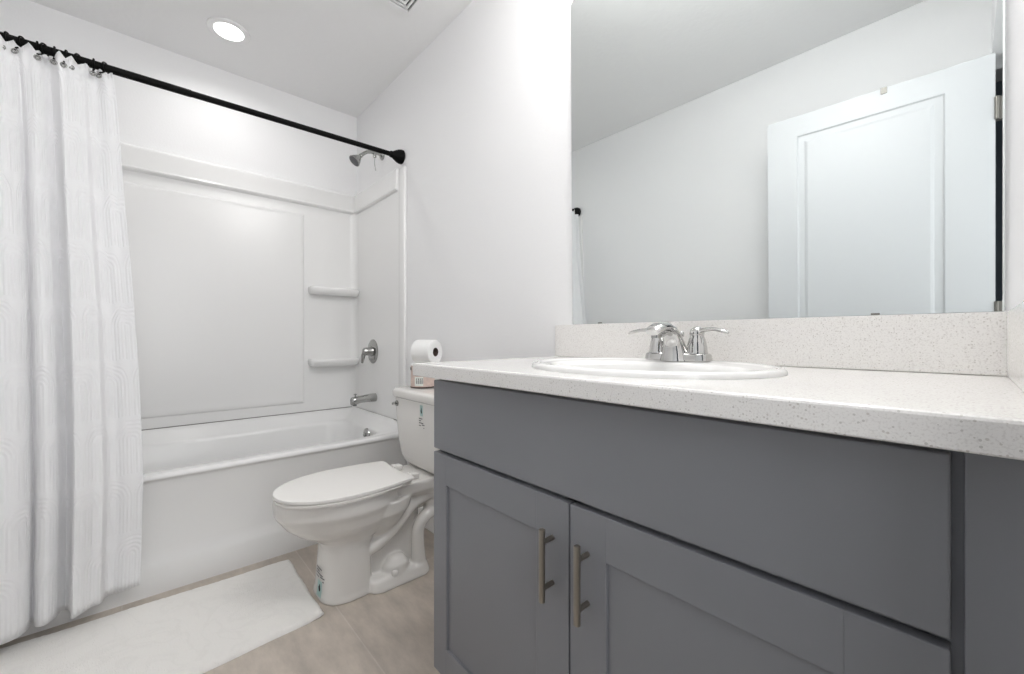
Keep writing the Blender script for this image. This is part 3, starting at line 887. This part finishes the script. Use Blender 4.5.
def shaker(x0, x1, z0, z1, fl, fr):
    rw = 0.079
    b_ = box(x0, x0 + fl, YF, YB - 0.001, z0, z1, 0.0016)
    box(x1 - fr, x1, YF, YB - 0.001, z0, z1, 0.0016, bm=b_)
    box(x0 + fl - 0.0006, x1 - fr + 0.0006, YF, YB - 0.001, z1 - rw, z1, 0.0010, bm=b_)
    box(x0 + fl - 0.0006, x1 - fr + 0.0006, YF, YB - 0.001, z0, z0 + rw, 0.0010, bm=b_)
    box(x0 + fl - 0.004, x1 - fr + 0.004, YF + 0.007, YB - 0.002, z0 + 0.06, z1 - 0.06, bm=b_)
    return b_
d1 = mk('door', shaker(VX0 + 0.002, 2.4035, 0.112, 0.7035, 0.062, 0.086), M['cabinet']); adopt(d1, r)
d2 = mk('door', shaker(2.4075, 2.8955, 0.112, 0.7035, 0.080, 0.084), M['cabinet']); adopt(d2, r)
def pull(x, zc, door_o):
    L, y = 0.070, YF - 0.030
    b_ = lathe([(0.0045, -L), (0.0062, -L + 0.0012), (0.0062, L - 0.0012), (0.0045, L)], 18, loc=(x, y, zc))
    for s in (-0.044, 0.044):
        lathe([(0.0050, YF + 0.0005), (0.0050, y)], 12, 'Y', loc=(x, 0, zc + s), bm=b_)
    o = mk('handle', b_, M['nickel'], smooth=True, autosmooth=40)
    o['label'] = 'brushed nickel bar handle'
    o.parent = door_o      # door carries world-space mesh under the root offset
    o.matrix_parent_inverse = Matrix.Identity(4)
pull(2.3635, 0.581, d1); pull(2.4485, 0.581, d2)

# countertop with a sink opening
SXc, SYc, SA, SB = 2.422, -0.306, 0.270, 0.230
CTX0, CTX1, CTY0 = 1.914, XR - 0.002, -0.600
r = empty('countertop', ((CTX0 + CTX1) / 2, -0.3, 0.913), 'speckled white quartz countertop with backsplash on the grey vanity', 'countertop')
def slab_with_hole(x0, x1, y0, y1, z0, z1, ha, hb, bev=0.004):
    b_ = bmesh.new(); n = 64
    def outer(z, ins):
        out = []
        for i in range(n):
            a = 2 * PI * (i + 0.5) / n
            dx, dy = math.cos(a), math.sin(a)
            X0, X1, Y0, Y1 = x0 + ins - SXc, x1 - SXc, y0 + ins - SYc, y1 - SYc
            t = min(((X1 if dx > 0 else X0) / dx) if abs(dx) > 1e-9 else 1e9, ((Y1 if dy > 0 else Y0) / dy) if abs(dy) > 1e-9 else 1e9)
            out.append([SXc + dx * t, SYc + dy * t, z])
        # snap the closest samples onto the corners
        for cx_, cy_ in ((x0 + ins, y0 + ins), (x1, y0 + ins), (x1, y1), (x0 + ins, y1)):
            k_ = min(range(n), key=lambda q: (out[q][0] - cx_) ** 2 + (out[q][1] - cy_) ** 2)
            out[k_][0], out[k_][1] = cx_, cy_
        return [tuple(p) for p in out]
    def inner(z): return [(SXc + ha * math.cos(2 * PI * (i + 0.5) / n), SYc + hb * math.sin(2 * PI * (i + 0.5) / n), z) for i in range(n)]
    rr = [inner(z0), outer(z0, 0.002), outer(z0 + 0.002, 0), outer(z1 - bev, 0), outer(z1 - bev * 0.35, bev * 0.3), outer(z1, bev), inner(z1)]
    R_ = [[b_.verts.new(p) for p in q] for q in rr]
    for a, c in zip(R_, R_[1:] + R_[:1]):
        for i in range(n): b_.faces.new((a[i], a[(i + 1) % n], c[(i + 1) % n], c[i]))
    return b_
adopt(mk('slab', slab_with_hole(CTX0, CTX1, CTY0, -0.002, 0.9135, 0.947, SA - 0.022, SB - 0.022), M['quartz']), r)
adopt(mk('backsplash', box(1.898, CTX1, -0.020, -0.001, 0.9475, 1.060, 0.002), M['quartz']), r)
adopt(mk('side_splash', box(XR - 0.0205, XR - 0.001, -0.580, -0.0205, 0.9475, 1.060, 0.002), M['quartz']), r)

# sink
bm = bmesh.new()
zs = 0.9472
sec = [(0.000, 0.0000), (-0.001, 0.006), (-0.004, 0.0095), (-0.010, 0.0115), (-0.018, 0.0110), (-0.025, 0.0085), (-0.029, 0.0075)]
rg = []
for d_, dz in sec:
    rg.append(sell(SXc, SYc, SA + d_, SB + d_, zs + dz, 72))
# bowl: shifted toward the front, leaving a flat faucet deck at the back
def bowl(a, bf, bb, z): return sell(SXc, SYc - 0.010, a, bf, z, 72, 2.0, bb)
rg += [bowl(0.222, 0.182, 0.142, zs + 0.007), bowl(0.212, 0.172, 0.132, zs + 0.004), bowl(0.205, 0.166, 0.126, zs - 0.006), bowl(0.195, 0.155, 0.116, zs - 0.05),
       bowl(0.165, 0.128, 0.095, zs - 0.10), bowl(0.11, 0.08, 0.065, zs - 0.132), bowl(0.03, 0.03, 0.03, zs - 0.142)]
sk = empty('sink', (SXc, SYc, 0.947), 'oval white drop-in sink set in the speckled countertop', 'sink')
so = mk('basin', loft(rg, cap0=False), M['sink'], smooth=True); adopt(so, sk)
adopt(mk('drain', lathe([(0.026, zs - 0.1405), (0.022, zs - 0.139), (0.012, zs - 0.137), (0.002, zs - 0.1365)], 28, loc=(SXc, SYc - 0.010, 0)), M['chrome'], smooth=True), sk)

# faucet
FX, FY, FZ = 2.402, -0.108, zs + 0.0085
r = empty('faucet', (FX, FY, FZ), 'chrome two-handle centreset faucet at the back of the sink', 'faucet')
bp_ = [sell(FX, FY, a, b_, FZ + z, 48, e) for a, b_, z, e in ((0.081, 0.027, 0.0, 5), (0.083, 0.029, 0.003, 5), (0.081, 0.027, 0.017, 5), (0.077, 0.023, 0.020, 5))]
adopt(mk('base_plate', loft(bp_), M['chrome'], smooth=True, autosmooth=40), r)
# spout: wide foot narrowing up and arching forward
sp = []
for (y, z, w_, d_, tilt) in ((-0.010, 0.000, 0.036, 0.036, 0), (-0.012, 0.020, 0.031, 0.030, 6), (-0.018, 0.042, 0.0255, 0.024, 20), (-0.028, 0.062, 0.0220, 0.018, 42), (-0.046, 0.077, 0.0210, 0.0145, 62),
                             (-0.070, 0.0845, 0.0210, 0.0135, 82), (-0.098, 0.0825, 0.0205, 0.0130, 102), (-0.118, 0.076, 0.0195, 0.0115, 118), (-0.125, 0.071, 0.0160, 0.008, 124)):
    a_ = D2R(tilt); ring = []
    for i in range(28):
        th = 2 * PI * i / 28
        cx_, cn = w_ * math.copysign(abs(math.cos(th)) ** 0.8, math.cos(th)), d_ * math.copysign(abs(math.sin(th)) ** 0.8, math.sin(th))
        # cross-section plane normal tilts from up (0) to forward-down
        ring.append((FX + cx_, FY + y + cn * math.cos(a_), FZ + z + cn * math.sin(a_)))
    sp.append(ring)
adopt(mk('spout', loft(sp), M['chrome'], smooth=True, autosmooth=60), r)
adopt(mk('aerator', lathe([(0.0125, 0.0), (0.0125, 0.016)], 20, loc=(FX, FY - 0.106, FZ + 0.058)), M['satin'], smooth=True, autosmooth=40), r)
b_ = tube([(FX, FY + 0.024, FZ + 0.01), (FX, FY + 0.024, FZ + 0.062)], 0.0024, 10); lathe([(0.003, 0.060), (0.0065, 0.063), (0.0065, 0.072), (0.004, 0.075)], 14, loc=(FX, FY + 0.024, FZ), bm=b_)
adopt(mk('lift_rod', b_, M['chrome'], smooth=True, autosmooth=40), r)
for sg in (-1, 1):
    hx = FX + sg * 0.051
    b_ = lathe([(0.0255, 0.019), (0.0255, 0.022), (0.0245, 0.024), (0.0235, 0.036), (0.0195, 0.054), (0.0165, 0.062), (0.0165, 0.066), (0.0175, 0.070), (0.0150, 0.080), (0.008, 0.085), (0.001, 0.086)], 32, loc=(hx, FY, FZ))
    lv = smoothpts([(hx, FY, FZ + 0.074, 0.012), (hx + sg * 0.020, FY - 0.004, FZ + 0.078, 0.0095), (hx + sg * 0.045, FY - 0.010, FZ + 0.079, 0.0075), (hx + sg * 0.070, FY - 0.016, FZ + 0.074, 0.0075), (hx + sg * 0.080, FY - 0.018, FZ + 0.070, 0.0045)], 6)
    tube([p[:3] for p in lv], [p[3] for p in lv], 14, b_, flat=0.62)
    adopt(mk('handle', b_, M['chrome'], smooth=True, autosmooth=45), r)

# ---------------------------------------------------------------- mirror
r = empty('wall_mirror', (2.456, -0.004, 1.062), 'large frameless wall mirror above the backsplash', 'mirror')
mx0, mx1, mz0, mz1 = 1.969, 2.950, 0.0, 1.145
c_ = 0.022
poly = [(mx0, mz0), (mx1, mz0), (mx1, mz1), (mx0 + c_, mz1), (mx0, mz1 - c_)]
b_ = prism([(p[0] - 2.456, p[1]) for p in poly], -0.0035, 0.0, plane='XZ')
mo = mk('mirror_glass', b_, [M['mirror'], M['grey']], r)
for p in mo.data.polygons:
    if abs(p.normal.y) < 0.5: p.material_index = 1
r.location = (2.456, -0.0015, 1.0615)
MIRROR_TILT = 0.0085; MIRROR_YAW = 0.0
r.rotation_euler = (MIRROR_TILT, 0, MIRROR_YAW)
for x in (2.086, 2.777):
    b_ = box(x - 0.007 - 2.456, x + 0.007 - 2.456, -0.0056, -0.0036, 0.0002, 0.0040, 0.0006)
    mk('mirror_clip', b_, M['hinge'], r)

# ---------------------------------------------------------------- door (open, seen in the mirror)
Dw, Dh = 0.800, 2.122
r = empty('door_1', (2.977, -1.452, 0.012), None, None)
r['kind'] = 'structure'
def leaf():
    b_ = bmesh.new()
    merge(b_, box(-Dw, 0, -0.0175, 0.0105, 0, Dh, 0.0015))
    # stiles and rails on the visible face, leaving recessed panels
    px0, px1 = -Dw + 0.133, -0.140
    zt0, zt1, zb0, zb1 = 1.00, 2.030 - 0.012, 0.21, 0.84
    f0, f1 = 0.0095, 0.0175
    box(-Dw, px0, f0, f1, 0, Dh, 0.001, bm=b_); box(px1, 0, f0, f1, 0, Dh, 0.001, bm=b_)
    box(px0 - .001, px1 + .001, f0, f1, zt1, Dh, 0.001, bm=b_); box(px0 - .001, px1 + .001, f0, f1, zb1, zt0, 0.001, bm=b_); box(px0 - .001, px1 + .001, f0, f1, 0, zb0, 0.001, bm=b_)
    for z0, z1 in ((zt0, zt1), (zb0, zb1)):
        rr = []
        for ins, h in ((0.0, 0.0172), (0.005, 0.0110), (0.014, 0.0085), (0.020, 0.0075), (0.028, 0.0078), (0.034, 0.0120), (0.044, 0.0150), (0.06, 0.0155)):
            rr.append([(p[0], h, p[1]) for p in [(px0 + ins, z0 + ins), (px1 - ins, z0 + ins), (px1 - ins, z1 - ins), (px0 + ins, z1 - ins)]])
        loft(rr, b_, cap0=False)
    return b_
mk('door_leaf', leaf(), M['door'], r)
r.rotation_euler = (0, 0, D2R(-2.4))
for z in (0.25, 1.08, 1.90):
    b_ = lathe([(0.007, -0.045), (0.007, 0.045)], 14, loc=(0.004, 0.018, z)); box(-0.002, 0.020, -0.012, 0.014, z - 0.045, z + 0.045, 0.0005, bm=b_)
    mk('door_hinge', b_, M['hinge'], r, smooth=True, autosmooth=40)
b_ = box(-0.344, -0.322, 0.0180, 0.0205, Dh - 0.026, Dh + 0.0025, 0.0006); box(-0.344, -0.322, -0.016, 0.0205, Dh + 0.0005, Dh + 0.0025, 0.0006, bm=b_)
mk('door_top_bracket', b_, M['hinge'], r)
